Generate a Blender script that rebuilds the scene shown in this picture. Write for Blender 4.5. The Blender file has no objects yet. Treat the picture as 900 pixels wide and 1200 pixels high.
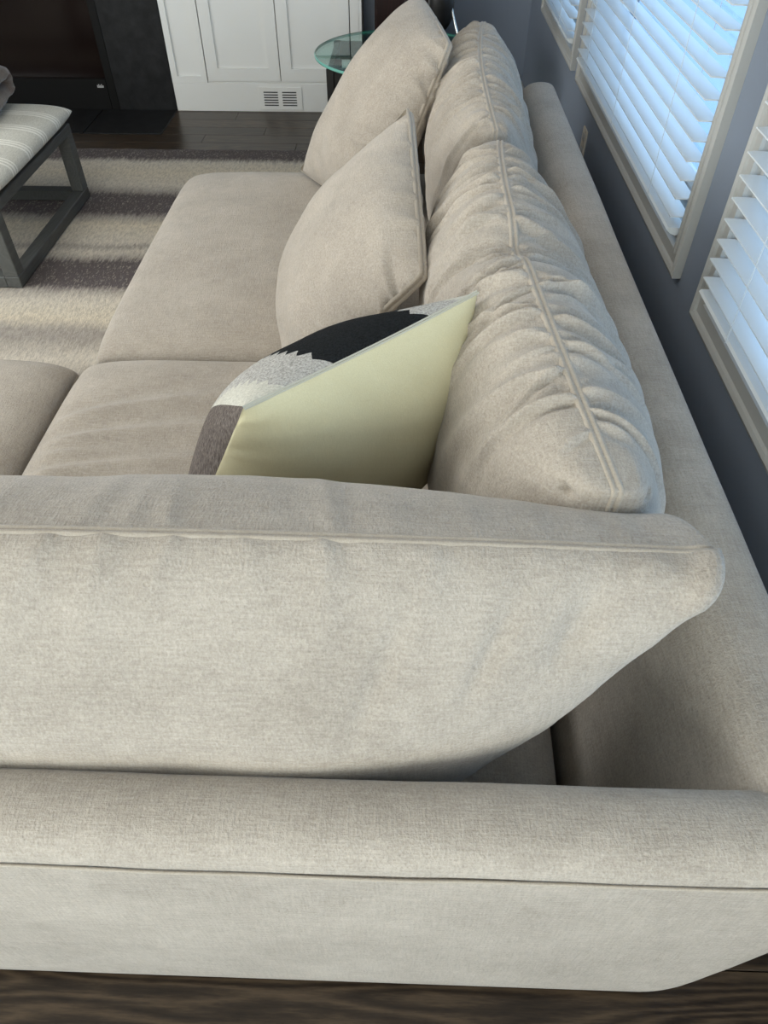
import bpy, bmesh, math, random
import numpy as np
from mathutils import Vector, Matrix

random.seed(7)
C = bpy.context.scene.collection
SC = bpy.context.scene

# ------------------------------------------------------------------ camera, world, light, exposure
CAM_H = 1.55
cam_d = bpy.data.cameras.new('camera'); cam = bpy.data.objects.new('camera', cam_d); C.objects.link(cam)
cam_d.sensor_fit = 'VERTICAL'; cam_d.sensor_height = 24.0; cam_d.lens = 843 / 1200 * 24
cam_d.clip_start = 0.02
cam.location = (0, 0, CAM_H)
cam.rotation_euler = (math.radians(90 - 46.5), 0, math.radians(1.73))
SC.camera = cam

SC.view_settings.view_transform = 'Standard'
SC.view_settings.look = 'None'
SC.view_settings.gamma = 1.0
SC.view_settings.use_curve_mapping = False
SC.view_settings.exposure = -0.06

w = bpy.data.worlds.new('world'); SC.world = w; w.use_nodes = True
bg = w.node_tree.nodes['Background']
bg.inputs[0].default_value = (0.48, 0.72, 1.0, 1); bg.inputs[1].default_value = 2.7

def area(name, loc, rot, sx, sy, power, col):
    d = bpy.data.lights.new(name, 'AREA'); d.shape = 'RECTANGLE'; d.size = sx; d.size_y = sy
    d.energy = power; d.color = col
    o = bpy.data.objects.new(name, d); C.objects.link(o); o.location = loc; o.rotation_euler = rot
    return o
R = math.radians
# daylight entering by the patio doors behind the photographer and the window of the left wall
area('daylight_near', (-0.7, -2.75, 1.60), (R(90), 0, 0), 3.0, 1.6, 116, (1.0, 0.972, 0.81))
area('daylight_left', (-4.35, 1.2, 1.55), (0, R(-90), 0), 1.7, 2.6, 104, (1.0, 0.945, 0.82))
area('overhead_fill', (-1.3, 1.9, 2.52), (0, 0, 0), 1.6, 1.6, 18, (1.0, 0.92, 0.80))  # added soft fill from above for seat tops and wall, no fixture behind it

# ------------------------------------------------------------------ helpers
def obj(name, me, mat=None, parent=None, smooth=False):
    o = bpy.data.objects.new(name, me); C.objects.link(o)
    if mat is not None and len(me.materials) == 0: me.materials.append(mat)
    if smooth: me.polygons.foreach_set('use_smooth', [True] * len(me.polygons))
    if parent is not None: o.parent = parent
    return o
def tag(o, label, cat, group=None, kind=None):
    o['label'] = label; o['category'] = cat
    if group: o['group'] = group
    if kind: o['kind'] = kind
    return o
def thing(name, label, cat, group=None):
    o = bpy.data.objects.new(name, None); C.objects.link(o); o.empty_display_size = 0.05
    return tag(o, label, cat, group)
def root_at(o, loc):
    """put the empty at the thing's base while its parts, modelled in room coordinates, stay where they are"""
    o.location = loc
    for ch in o.children: ch.matrix_parent_inverse = Matrix.Translation(-Vector(loc))
def struct(name, me, mat, smooth=False, parent=None):
    o = obj(name, me, mat, parent, smooth)
    if parent is None: o['kind'] = 'structure'
    return o
def struct_empty(name):
    o = bpy.data.objects.new(name, None); C.objects.link(o); o['kind'] = 'structure'; return o
def new_mesh(name, v, f):
    me = bpy.data.meshes.new(name); me.from_pydata([tuple(map(float, p)) for p in v], [], f); me.update(); return me
def boxes(name, bxs, bev=0.0, seg=2):
    """one mesh from boxes (x0,x1,y0,y1,z0,z1)"""
    bm = bmesh.new()
    for (x0, x1, y0, y1, z0, z1) in bxs:
        r = bmesh.ops.create_cube(bm, size=1.0)
        bmesh.ops.scale(bm, vec=(x1 - x0, y1 - y0, z1 - z0), verts=r['verts'])
        bmesh.ops.translate(bm, vec=((x0 + x1) / 2, (y0 + y1) / 2, (z0 + z1) / 2), verts=r['verts'])
    if bev > 0:
        bmesh.ops.bevel(bm, geom=list(bm.edges), offset=bev, segments=seg, affect='EDGES', profile=0.5)
    me = bpy.data.meshes.new(name); bm.to_mesh(me); bm.free(); return me
def tube(name, pts, r, n=8, closed=False):
    pts = [Vector(p) for p in pts]; v = []; f = []
    m = len(pts); up = Vector((0, 0, 1))
    rs = r if isinstance(r, (list, tuple)) else [r] * m
    prev = None
    for i, p in enumerate(pts):
        if closed: t = pts[(i + 1) % m] - pts[i - 1]
        else: t = pts[min(i + 1, m - 1)] - pts[max(i - 1, 0)]
        t.normalize()
        if prev is None:
            a = t.cross(up)
            if a.length < 1e-3: a = t.cross(Vector((1, 0, 0)))
        else:
            a = prev - t * prev.dot(t)
        a.normalize(); prev = a; b = t.cross(a)
        for k in range(n):
            q = 2 * math.pi * k / n
            v.append(p + (a * math.cos(q) + b * math.sin(q)) * rs[i])
    for i in range(m if closed else m - 1):
        j = (i + 1) % m
        for k in range(n):
            k2 = (k + 1) % n
            f.append((i * n + k, i * n + k2, j * n + k2, j * n + k))
    if not closed:
        f.append(tuple(range(n - 1, -1, -1))); f.append(tuple((m - 1) * n + k for k in range(n)))
    return new_mesh(name, v, f)
def lathe(name, prof, cx, cy, n=48):
    v = []; f = []
    for (r, z) in prof:
        for k in range(n):
            q = 2 * math.pi * k / n; v.append((cx + r * math.cos(q), cy + r * math.sin(q), z))
    for i in range(len(prof) - 1):
        for k in range(n):
            k2 = (k + 1) % n; f.append((i * n + k, i * n + k2, (i + 1) * n + k2, (i + 1) * n + k))
    f.append(tuple(range(n - 1, -1, -1))); f.append(tuple((len(prof) - 1) * n + k for k in range(n)))
    return new_mesh(name, v, f)

# value noise
_rng = np.random.RandomState(11)
_tab = _rng.rand(256, 256)
def vnoise(x, y, seed=0):
    x = np.asarray(x, float) + seed * 17.31; y = np.asarray(y, float) + seed * 9.77
    xi = np.floor(x).astype(int); yi = np.floor(y).astype(int)
    fx = x - xi; fy = y - yi
    fx = fx * fx * fx * (fx * (6 * fx - 15) + 10); fy = fy * fy * fy * (fy * (6 * fy - 15) + 10)
    g = lambda a, b: _tab[a % 256, b % 256]
    return (g(xi, yi) * (1 - fx) * (1 - fy) + g(xi + 1, yi) * fx * (1 - fy) + g(xi, yi + 1) * (1 - fx) * fy + g(xi + 1, yi + 1) * fx * fy) * 2 - 1
def ridge(n):                       # noise -> soft folds with sharp valleys
    return 1 - 2 * np.sqrt(n * n + 0.012)

# ------------------------------------------------------------------ materials
MATS = {}
def mat(name, col, rough=0.6, metal=0.0, spec=0.5):
    m = bpy.data.materials.new(name); m.use_nodes = True
    b = m.node_tree.nodes['Principled BSDF']
    b.inputs['Base Color'].default_value = (*col, 1); b.inputs['Roughness'].default_value = rough
    b.inputs['Metallic'].default_value = metal; b.inputs['Specular IOR Level'].default_value = spec
    MATS[name] = m
    return m
class NT:
    def __init__(s, m): s.t = m.node_tree; s.b = s.t.nodes['Principled BSDF']
    def n(s, typ, **kw):
        nd = s.t.nodes.new(typ)
        for k, v in kw.items():
            if k in nd.inputs.keys(): nd.inputs[k].default_value = v
            else: setattr(nd, k, v)
        return nd
    def l(s, a, b): s.t.links.new(a, b)
    def coord(s, scale=(1, 1, 1), rot=(0, 0, 0)):
        tc = s.n('ShaderNodeTexCoord'); mp = s.n('ShaderNodeMapping')
        mp.inputs['Scale'].default_value = scale; mp.inputs['Rotation'].default_value = rot
        s.l(tc.outputs['Object'], mp.inputs['Vector']); return mp.outputs['Vector']
    def noise(s, vec, scale, detail=2.0, rough=0.5):
        nd = s.n('ShaderNodeTexNoise'); nd.inputs['Scale'].default_value = scale
        nd.inputs['Detail'].default_value = detail; nd.inputs['Roughness'].default_value = rough
        s.l(vec, nd.inputs['Vector']); return nd.outputs['Fac']
    def ramp(s, fac, stops, interp='LINEAR'):
        r = s.n('ShaderNodeValToRGB'); e = r.color_ramp.elements; r.color_ramp.interpolation = interp
        while len(e) > 1: e.remove(e[0])
        e[0].position = stops[0][0]; e[0].color = (*stops[0][1], 1)
        for p, c in stops[1:]:
            q = e.new(p); q.color = (*c, 1)
        s.l(fac, r.inputs['Fac']); return r.outputs['Color']
    def mix(s, fac, a, b, mode='MIX'):
        m = s.n('ShaderNodeMix', data_type='RGBA', blend_type=mode)
        for sock, val in ((m.inputs[0], fac), (m.inputs[6], a), (m.inputs[7], b)):
            if hasattr(val, 'is_linked'): s.l(val, sock)
            elif isinstance(val, (int, float)): sock.default_value = val
            else: sock.default_value = (*val, 1)
        return m.outputs[2]
    def math(s, op, a, b=0.0, c=0.0):
        m = s.n('ShaderNodeMath', operation=op)
        for i, val in enumerate((a, b, c)):
            if hasattr(val, 'is_linked'): s.l(val, m.inputs[i])
            else: m.inputs[i].default_value = val
        return m.outputs[0]
    def bump(s, h, strength, dist, prev=None):
        b = s.n('ShaderNodeBump'); b.inputs['Strength'].default_value = strength; b.inputs['Distance'].default_value = dist
        s.l(h, b.inputs['Height'])
        if prev is not None: s.l(prev, b.inputs['Normal'])
        return b.outputs['Normal']
    def color(s, c): s.l(c, s.b.inputs['Base Color'])
    def normal(s, n): s.l(n, s.b.inputs['Normal'])

def fabric(name, c0, c1, nap=0.5, fine=650, rough=0.92, sheen=0.25, bump=0.35):
    m = mat(name, c0, rough, 0, 0.15); t = NT(m)
    big = t.noise(t.coord((2.3, 3.1, 2.7)), 2.2, 3, 0.6)
    mid = t.noise(t.coord((1, 1, 1)), 22, 3, 0.7)
    fin = t.noise(t.coord((1, 1, 1)), fine, 2, 0.6)
    tw = t.noise(t.coord((1.0, 0.28, 1.0), (0.5, 0.3, 0.6)), fine * 0.8, 1, 0.5)
    th1 = t.noise(t.coord((0.10, 1, 1)), fine * 0.75, 2, 0.6); th2 = t.noise(t.coord((1, 0.8, 0.10)), fine * 0.75, 2, 0.6); th3 = t.noise(t.coord((1, 0.10, 1)), fine * 0.75, 2, 0.6)
    thr = t.math('ADD', th1, t.math('ADD', th2, th3))
    f = t.math('ADD', t.math('MULTIPLY', big, nap), t.math('MULTIPLY', mid, 0.22))
    f = t.math('ADD', f, t.math('MULTIPLY', fin, 0.45))
    f = t.math('ADD', f, t.math('MULTIPLY', thr, 0.40))
    f = t.math('SUBTRACT', f, (nap + 0.22 + 0.45 + 1.2) / 2 - 0.5)
    t.color(t.ramp(f, [(0.25, c0), (0.75, c1)]))
    h = t.math('ADD', t.math('ADD', fin, tw), thr)
    t.normal(t.bump(h, bump, 0.0012))
    m.node_tree.nodes['Principled BSDF'].inputs['Sheen Weight'].default_value = sheen
    m.node_tree.nodes['Principled BSDF'].inputs['Sheen Roughness'].default_value = 0.5
    return m
M_SOFA = fabric('sofa_fabric', (0.295, 0.258, 0.217), (0.50, 0.447, 0.386), fine=420, bump=0.6)
M_SEAM = fabric('sofa_seam', (0.35, 0.305, 0.252), (0.49, 0.432, 0.362), nap=0.2)
M_CREAM = fabric('cream_cotton', (0.62, 0.575, 0.38), (0.71, 0.665, 0.455), nap=0.4, fine=900, sheen=0.05, bump=0.15)
M_DARKGAP = mat('under_sofa_cloth', (0.02, 0.02, 0.02), 0.9)
M_FLOOR = None
M_WALL = mat('blue_grey_paint', (0.205, 0.24, 0.30), 0.6); t = NT(M_WALL)
t.normal(t.bump(t.noise(t.coord(), 260, 2), 0.08, 0.002))
M_WHITE = mat('white_paint', (0.74, 0.74, 0.72), 0.45)
M_TRIM = mat('trim_paint', (0.40, 0.40, 0.385), 0.4)
M_CEIL = mat('ceiling_paint', (0.80, 0.79, 0.76), 0.9)
M_PLASTER = mat('plaster_wall', (0.62, 0.60, 0.56), 0.9)
M_GAP = mat('shadow_gap', (0.06, 0.06, 0.06), 0.9)
M_SLOT = mat('vent_dark', (0.05, 0.05, 0.05), 0.8)
M_BLACKM = mat('black_metal', (0.012, 0.011, 0.011), 0.35, 0.0)
M_CHROME = mat('chrome', (0.72, 0.70, 0.66), 0.18, 1.0)
M_CORD = mat('cord', (0.55, 0.60, 0.64), 0.7)
M_PLATE = mat('outlet_plate', (0.62, 0.56, 0.48), 0.5)
M_OUT = mat('patio_stone', (0.42, 0.50, 0.58), 0.9)

# glass: thin clear pane
def pane_mat(name, tint, refl=0.08):
    m = bpy.data.materials.new(name); m.use_nodes = True; nt = m.node_tree
    for nd in list(nt.nodes): nt.nodes.remove(nd)
    o = nt.nodes.new('ShaderNodeOutputMaterial'); mx = nt.nodes.new('ShaderNodeMixShader')
    tr = nt.nodes.new('ShaderNodeBsdfTransparent'); gl = nt.nodes.new('ShaderNodeBsdfGlossy'); fr = nt.nodes.new('ShaderNodeLayerWeight'); fr.inputs[0].default_value = 0.5; pw = nt.nodes.new('ShaderNodeMath'); pw.operation = 'POWER'; pw.inputs[1].default_value = 5.0; ma = nt.nodes.new('ShaderNodeMath'); ma.operation = 'MULTIPLY_ADD'; ma.inputs[1].default_value = 0.7; ma.inputs[2].default_value = 0.04
    tr.inputs[0].default_value = (*tint, 1); gl.inputs['Roughness'].default_value = 0.02; nt.links.new(fr.outputs['Facing'], pw.inputs[0]); nt.links.new(pw.outputs[0], ma.inputs[0])
    nt.links.new(ma.outputs[0], mx.inputs[0]); nt.links.new(tr.outputs[0], mx.inputs[1]); nt.links.new(gl.outputs[0], mx.inputs[2])
    nt.links.new(mx.outputs[0], o.inputs[0]); return m
M_PANE = pane_mat('window_glass', (0.93, 0.97, 1.0))
M_TGLASS = pane_mat('table_glass', (0.70, 0.86, 0.82))
M_GEDGE = mat('glass_edge', (0.16, 0.42, 0.36), 0.1)

# blind slats: painted faux wood, a little translucent
M_SLAT = mat('slat', (0.80, 0.83, 0.84), 0.25)
nt = M_SLAT.node_tree; b = nt.nodes['Principled BSDF']; o_ = nt.nodes['Material Output']
tl = nt.nodes.new('ShaderNodeBsdfTranslucent'); tl.inputs[0].default_value = (0.75, 0.85, 0.95, 1)
mx = nt.nodes.new('ShaderNodeMixShader'); mx.inputs[0].default_value = 0.22
nt.links.new(b.outputs[0], mx.inputs[1]); nt.links.new(tl.outputs[0], mx.inputs[2]); nt.links.new(mx.outputs[0], o_.inputs[0])

# dark oak
def wood(name, c0, c1, c2, rough, along='X', sc=1.0, spec=0.5):
    m = mat(name, c1, rough, 0, spec); t = NT(m)
    info = t.n('ShaderNodeObjectInfo')
    tc = t.n('ShaderNodeTexCoord'); add = t.n('ShaderNodeVectorMath', operation='ADD')
    vm = t.n('ShaderNodeVectorMath', operation='SCALE'); vm.inputs['Scale'].default_value = 37.0
    comb = t.n('ShaderNodeCombineXYZ')
    t.l(info.outputs['Random'], comb.inputs[0]); t.l(info.outputs['Random'], comb.inputs[1]); t.l(comb.outputs[0], vm.inputs[0])
    t.l(tc.outputs['Object'], add.inputs[0]); t.l(vm.outputs[0], add.inputs[1])
    mp = t.n('ShaderNodeMapping'); s = {'X': (0.10, 1, 1), 'Y': (1, 0.10, 1), 'Z': (1, 1, 0.10)}[along]
    mp.inputs['Scale'].default_value = tuple(sc * q for q in s)
    t.l(add.outputs[0], mp.inputs['Vector'])
    n1 = t.noise(mp.outputs[0], 5.5, 2, 0.5)
    rings = t.math('FRACT', t.math('MULTIPLY', n1, 30.0))
    rings = t.math('ABSOLUTE', t.math('SUBTRACT', rings, 0.5))
    fine = t.noise(mp.outputs[0], 160, 3, 0.7)
    f = t.math('ADD', t.math('MULTIPLY', rings, 0.75), t.math('MULTIPLY', fine, 0.75))
    c = t.ramp(f, [(0.18, c0), (0.5, c1), (0.85, c2)])
    v = t.math('MULTIPLY_ADD', info.outputs['Random'], 0.5, 0.75)
    t.color(t.mix(1.0, c, v, 'MULTIPLY'))
    t.normal(t.bump(f, 0.12, 0.001))
    return m
M_FLOOR = wood('dark_oak', (0.005, 0.0035, 0.0025), (0.030, 0.020, 0.013), (0.085, 0.058, 0.036), 0.30, spec=0.4)
M_OTT = wood('grey_wood', (0.055, 0.058, 0.057), (0.068, 0.071, 0.069), (0.082, 0.086, 0.083), 0.55, 'Y')
M_MAHOG = wood('mahogany', (0.010, 0.004, 0.004), (0.020, 0.007, 0.006), (0.032, 0.012, 0.010), 0.3, 'Z')
M_STONE = mat('black_stone', (0.014, 0.014, 0.015), 0.5, 0, 0.25); t = NT(M_STONE)
t.color(t.ramp(t.noise(t.coord(), 14, 5, 0.65), [(0.35, (0.006, 0.006, 0.007)), (0.7, (0.017, 0.018, 0.019))]))
M_FIREGLASS = mat('fire_glass', (0.008, 0.004, 0.0035), 0.15, 0, 0.3)
M_FIREFRAME = mat('fire_frame', (0.004, 0.004, 0.004), 0.6, 0, 0.2)
M_MARK = mat('badge', (0.6, 0.6, 0.6), 0.4)

# rug
M_RUG = mat('striped_rug', (0.4, 0.38, 0.34), 1.0, 0, 0.05); t = NT(M_RUG)
tc = t.n('ShaderNodeTexCoord'); sep = t.n('ShaderNodeSeparateXYZ'); t.l(tc.outputs['Object'], sep.inputs[0])
comb_n = t.noise(t.coord((1, 0.10, 1)), 110, 2, 0.6)
slow = t.noise(t.coord((1, 1, 1)), 3, 2, 0.6)
yy = t.math('ADD', sep.outputs['Y'], t.math('MULTIPLY', t.math('SUBTRACT', comb_n, 0.5), 0.10))
yy = t.math('ADD', yy, t.math('MULTIPLY', t.math('SUBTRACT', slow, 0.5), 0.05))
fac = t.math('DIVIDE', t.math('SUBTRACT', yy, 0.3), 4.0)
LT = (0.70, 0.64, 0.55); MD = (0.42, 0.38, 0.34); DK = (0.13, 0.112, 0.115); CR = (0.74, 0.66, 0.53)
def yp(y): return (y - 0.3) / 4.0
st = [(0.0, LT), (yp(1.2), MD), (yp(1.4), LT), (yp(2.0), DK), (yp(2.2), LT), (yp(2.33), MD), (yp(2.40), MD), (yp(2.47), CR), (yp(2.62), LT), (yp(2.70), MD), (yp(2.735), DK), (yp(2.94), DK), (yp(2.975), MD),
      (yp(3.03), LT), (yp(3.08), MD), (yp(3.12), LT), (yp(3.30), CR), (yp(3.38), MD), (yp(3.43), DK), (yp(3.63), DK), (yp(3.68), MD), (yp(3.76), LT), (yp(3.92), CR), (yp(4.06), LT), (yp(4.12), DK), (1.0, DK)]
colr = t.ramp(fac, st)
fl = t.noise(t.coord((1, 0.30, 1)), 95, 4, 0.8)
colr = t.mix(t.math('MULTIPLY', t.ramp(fl, [(0.44, (0, 0, 0)), (0.60, (1, 1, 1))]), 0.75), colr, t.mix(0.42, colr, (0.11, 0.095, 0.09)))
fl2 = t.noise(t.coord((1, 0.35, 1)), 120, 3, 0.8)
colr = t.mix(t.math('MULTIPLY', t.ramp(fl2, [(0.54, (0, 0, 0)), (0.68, (1, 1, 1))]), 0.5), colr, (0.60, 0.55, 0.47))
t.color(colr)
t.normal(t.bump(t.math('ADD', fl, t.noise(t.coord(), 400, 2)), 0.7, 0.006))

# ottoman cloth: pale linen with white pairs of stripes
M_OCLOTH = mat('ottoman_linen', (0.5, 0.5, 0.46), 0.95, 0, 0.1); t = NT(M_OCLOTH)
tc = t.n('ShaderNodeTexCoord'); sep = t.n('ShaderNodeSeparateXYZ'); t.l(tc.outputs['Object'], sep.inputs[0])
ph = t.math('FRACT', t.math('DIVIDE', sep.outputs['Y'], 0.17))
tri = t.math('FRACT', t.math('MULTIPLY', ph, 8.0))
band = t.math('MULTIPLY', t.math('LESS_THAN', ph, 0.36), t.math('GREATER_THAN', tri, 0.45))
n_ = t.noise(t.coord((1, 0.3, 1)), 260, 2, 0.6)
lin = t.ramp(n_, [(0.3, (0.50, 0.49, 0.44)), (0.7, (0.66, 0.65, 0.59))])
t.color(t.mix(t.math('MULTIPLY', band, 0.75), lin, (0.86, 0.85, 0.79)))
t.normal(t.bump(n_, 0.3, 0.002))
M_THROW = fabric('plush_throw', (0.085, 0.064, 0.055), (0.165, 0.130, 0.113), nap=0.5, fine=300, sheen=0.5)

# ------------------------------------------------------------------ room shell
XW = 0.72; XL = -4.1; YF = 5.15; YN = -2.6; ZC = 2.55
# floor of dark oak boards
floor = struct_empty('floor')
PW = 0.127
board_cache = {}
sub = struct('floor_base', boxes('floor_base', [(XL - 0.15, XW + 0.15, YN - 0.15, YF + 0.15, -0.06, -0.014)]), M_GAP, parent=floor)
row = 0; y = YN
while y < YF:
    x = XL + (-0.9 * ((row * 0.618) % 1.0))
    L = 1.9
    while x < XW:
        x0 = max(x, XL); x1 = min(x + L, XW)
        if x1 - x0 > 0.05:
            Lk = round(x1 - x0, 2)
            if Lk not in board_cache:
                board_cache[Lk] = boxes('plank', [(0, Lk - 0.0015, 0, PW - 0.0015, -0.016, 0)], 0.0012, 1)
            p = obj('plank', board_cache[Lk], M_FLOOR, floor); p.location = (x0, y, 0)
        x += L
    y += PW; row += 1

WINS = [('window_1', 3.545, 4.60), ('window_2', 1.755, 3.41), ('window_3', -0.05, 1.587)]
ZB, ZT, CW = 0.608, 2.16, 0.058       # casing bottom, top, width
segs = []
ys = [YN - 0.15]
for nme, a, b in sorted(WINS, key=lambda q: q[1]):
    ys += [a + CW, b - CW]
ys.append(YF + 0.15)
WT = 0.16
for i in range(0, len(ys), 2): segs.append((XW, XW + WT, ys[i], ys[i + 1], -0.05, ZC))
for nme, a, b in WINS:
    segs.append((XW, XW + WT, a + CW, b - CW, -0.05, ZB + CW)); segs.append((XW, XW + WT, a + CW, b - CW, ZT - CW, ZC))
struct('wall_right', boxes('wall_right', segs), M_WALL)
struct('wall_far', boxes('wall_far', [(XL - 0.15, XW, YF, YF + 0.15, -0.05, ZC)]), M_WALL)
# left and near walls with their daylight openings
struct('wall_left', boxes('wall_left', [(XL - 0.15, XL, YN - 0.15, -0.15, -0.05, ZC), (XL - 0.15, XL, 2.55, YF, -0.05, ZC),
        (XL - 0.15, XL, -0.15, 2.55, -0.05, 0.65), (XL - 0.15, XL, -0.15, 2.55, 2.45, ZC)]), M_PLASTER)
struct('wall_near', boxes('wall_near', [(XL, -2.25, YN - 0.15, YN, -0.05, ZC), (0.85 - 0.0, XW, YN - 0.15, YN, -0.05, ZC) if XW > 0.85 else (0.66, XW, YN - 0.15, YN, -0.05, ZC),
        (-2.25, 0.66, YN - 0.15, YN, 2.42, ZC)]), M_PLASTER)
struct('ceiling', boxes('ceiling', [(XL - 0.15, XW + WT, YN - 0.15, YF + 0.15, ZC, ZC + 0.1)]), M_CEIL)
struct('ground', boxes('ground', [(XW + WT + 0.02, 14, -9, 16, -0.62, -0.5)]), M_OUT)
struct('baseboard_right', boxes('baseboard_right', [(XW - 0.011, XW, YN, YF, 0, 0.11), (XW - 0.008, XW, YN, YF, 0.11, 0.125)], 0.003, 1), M_TRIM)
struct('baseboard_far', boxes('baseboard_far', [(-0.28, XW - 0.016, YF - 0.016, YF, 0, 0.14), (-0.28, XW - 0.016, YF - 0.011, YF, 0.14, 0.16)], 0.003, 1), M_TRIM)

# windows: casing, sash frame, pane; blinds are things of their own
def rect_ring(name, y0, y1, z0, z1, prof):
    """sweep a profile [(inset, x)] round a rectangle in the wall plane with mitred corners"""
    v = []; f = []; n = len(prof)
    for (cy, cz, sy, sz) in ((y0, z0, 1, 1), (y1, z0, -1, 1), (y1, z1, -1, -1), (y0, z1, 1, -1)):
        for ins, x in prof: v.append((x, cy + sy * ins, cz + sz * ins))
    for i in range(4):
        j = (i + 1) % 4
        for k in range(n):
            k2 = (k + 1) % n
            f.append((i * n + k, i * n + k2, j * n + k2, j * n + k))
    me = new_mesh(name, v, f); bm = bmesh.new(); bm.from_mesh(me); bmesh.ops.recalc_face_normals(bm, faces=bm.faces); bm.to_mesh(me); bm.free(); return me
PITCH = 0.045
def window(nme, a, b, label_blind, bev):
    root = struct_empty(nme)
    prof = [(0, XW), (0, XW - 0.022), (0.010, XW - 0.026), (0.018, XW - 0.022), (0.022, XW - 0.016), (0.044, XW - 0.016), (0.048, XW - 0.020), (0.056, XW - 0.020), (CW, XW - 0.012), (CW, XW)]
    obj('casing', rect_ring('casing', a, b, ZB, ZT, prof), M_TRIM, root)
    p2 = [(CW, XW + 0.0), (CW, XW + 0.13), (CW + 0.015, XW + 0.13), (CW + 0.015, XW + 0.0)]
    obj('jamb', rect_ring('jamb', a, b, ZB, ZT, p2), M_TRIM, root)
    p3 = [(CW + 0.015, XW + 0.075), (CW + 0.015, XW + 0.115), (CW + 0.06, XW + 0.115), (CW + 0.065, XW + 0.085), (CW + 0.05, XW + 0.075)]
    obj('sash', rect_ring('sash', a, b, ZB, ZT, p3), M_WHITE, root)
    obj('glass_pane', boxes('glass_pane', [(XW + 0.098, XW + 0.101, a + CW + 0.05, b - CW - 0.05, ZB + CW + 0.05, ZT - CW - 0.05)]), M_PANE, root)
    # sash lock rail halfway up
    obj('meeting_rail', boxes('meeting_rail', [(XW + 0.07, XW + 0.115, a + CW + 0.02, b - CW - 0.02, 1.38, 1.43)], 0.004, 1), M_WHITE, root)
    # blind
    bl = thing('venetian_blind', label_blind, 'blind', 'white venetian blinds on the right wall')
    y0, y1 = a + CW + 0.012, b - CW - 0.012
    z = ZB + CW + 0.016 + 0.016
    xs0 = XW - 0.047; xs1 = XW + 0.004
    # bottom rail, a flat bar with rounded belly
    n = 9; v = []; f = []
    prof_r = [(xs0, 0.008), (xs0 + 0.004, 0.013), (xs1 - 0.004, 0.013), (xs1, 0.008)] + [(xs1 - (xs1 - xs0) * q, 0.008 - 0.015 * math.sin(math.pi * q)) for q in (0.1, 0.25, 0.5, 0.75, 0.9)]
    for yy_ in (y0, y1):
        for (px, pz) in prof_r: v.append((px, yy_, z + pz))
    m_ = len(prof_r)
    for k in range(m_): f.append((k, (k + 1) % m_, m_ + (k + 1) % m_, m_ + k))
    f.append(tuple(range(m_ - 1, -1, -1))); f.append(tuple(m_ + k for k in range(m_)))
    obj('bottom_rail', new_mesh('bottom_rail', v, f), M_SLAT, bl)
    # slat mesh: arched strip, room edge dipping a little
    v = []; f = []; K = 6; tilt = R(bev)
    L = y1 - y0
    for s_, zz in ((0, 0.0014), (1, -0.0014)):
        for k in range(K + 1):
            q = k / K * 2 - 1; xx = q * 0.0255; hz = 0.0010 * (1 - q * q) + zz
            X = xx * math.cos(tilt) - hz * math.sin(tilt); Z = xx * math.sin(tilt) + hz * math.cos(tilt)
            v.append((X, 0, Z)); v.append((X, L, Z))
    for k in range(K):
        f.append((2 * k, 2 * k + 2, 2 * k + 3, 2 * k + 1)); o2 = 2 * (K + 1)
        f.append((o2 + 2 * k, o2 + 2 * k + 1, o2 + 2 * k + 3, o2 + 2 * k + 2))
        f.append((2 * k, o2 + 2 * k, o2 + 2 * k + 2, 2 * k + 2)); f.append((2 * k + 1, 2 * k + 3, o2 + 2 * k + 3, o2 + 2 * k + 1))
    f.append((0, 1, o2 + 1, o2)); f.append((2 * K, o2 + 2 * K, o2 + 2 * K + 1, 2 * K + 1))
    sm = new_mesh('slat', v, f)
    zz = z + 0.040; k = 0
    while zz < ZT - CW - 0.06:
        s = obj('slat', sm, M_SLAT, bl); s.location = ((xs0 + xs1) / 2, y0 + random.uniform(-0.002, 0.002), zz)
        s.rotation_euler = (0, R(random.uniform(-1.2, 1.2)), 0)
        zz += PITCH; k += 1
    obj('head_rail', boxes('head_rail', [(xs0 - 0.004, XW + 0.02, y0, y1, ZT - CW - 0.055, ZT - CW)], 0.003, 1), M_WHITE, bl)
    nc = 3 if b - a > 1.3 else 2
    for i in range(nc):
        yc = y0 + (y1 - y0) * ((i + 0.5) / nc if nc == 2 else (0.14, 0.5, 0.86)[i])
        for xx in (xs0 - 0.0015, xs1 + 0.0015):
            obj('ladder_cord', tube('ladder_cord', [(xx, yc, z + 0.008), (xx, yc, ZT - CW - 0.05)], 0.0011, 5), M_CORD, bl)
    root_at(bl, (XW - 0.02, (a + b) / 2, z - 0.008))
window(*WINS[0], 'white slatted blind on the farthest window above the glass table', -3)
window(*WINS[1], 'white slatted blind glowing blue in the large middle window', -3)
window(*WINS[2], 'greyish white slatted blind on the nearest window at the right', -3)

# outlet on the right wall
pl = thing('wall_outlet', 'small beige electrical outlet plate on the blue wall under the middle window', 'outlet')
obj('cover_plate', boxes('cover_plate', [(XW - 0.006, XW, 3.09, 3.165, 0.40, 0.515)], 0.002, 2), M_PLATE, pl)
for zc in (0.432, 0.483):
    obj('socket', boxes('socket', [(XW - 0.0075, XW - 0.004, 3.11, 3.145, zc - 0.014, zc + 0.014)], 0.001, 1), M_TRIM, pl)
root_at(pl, (XW, 3.13, 0.40))

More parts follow.
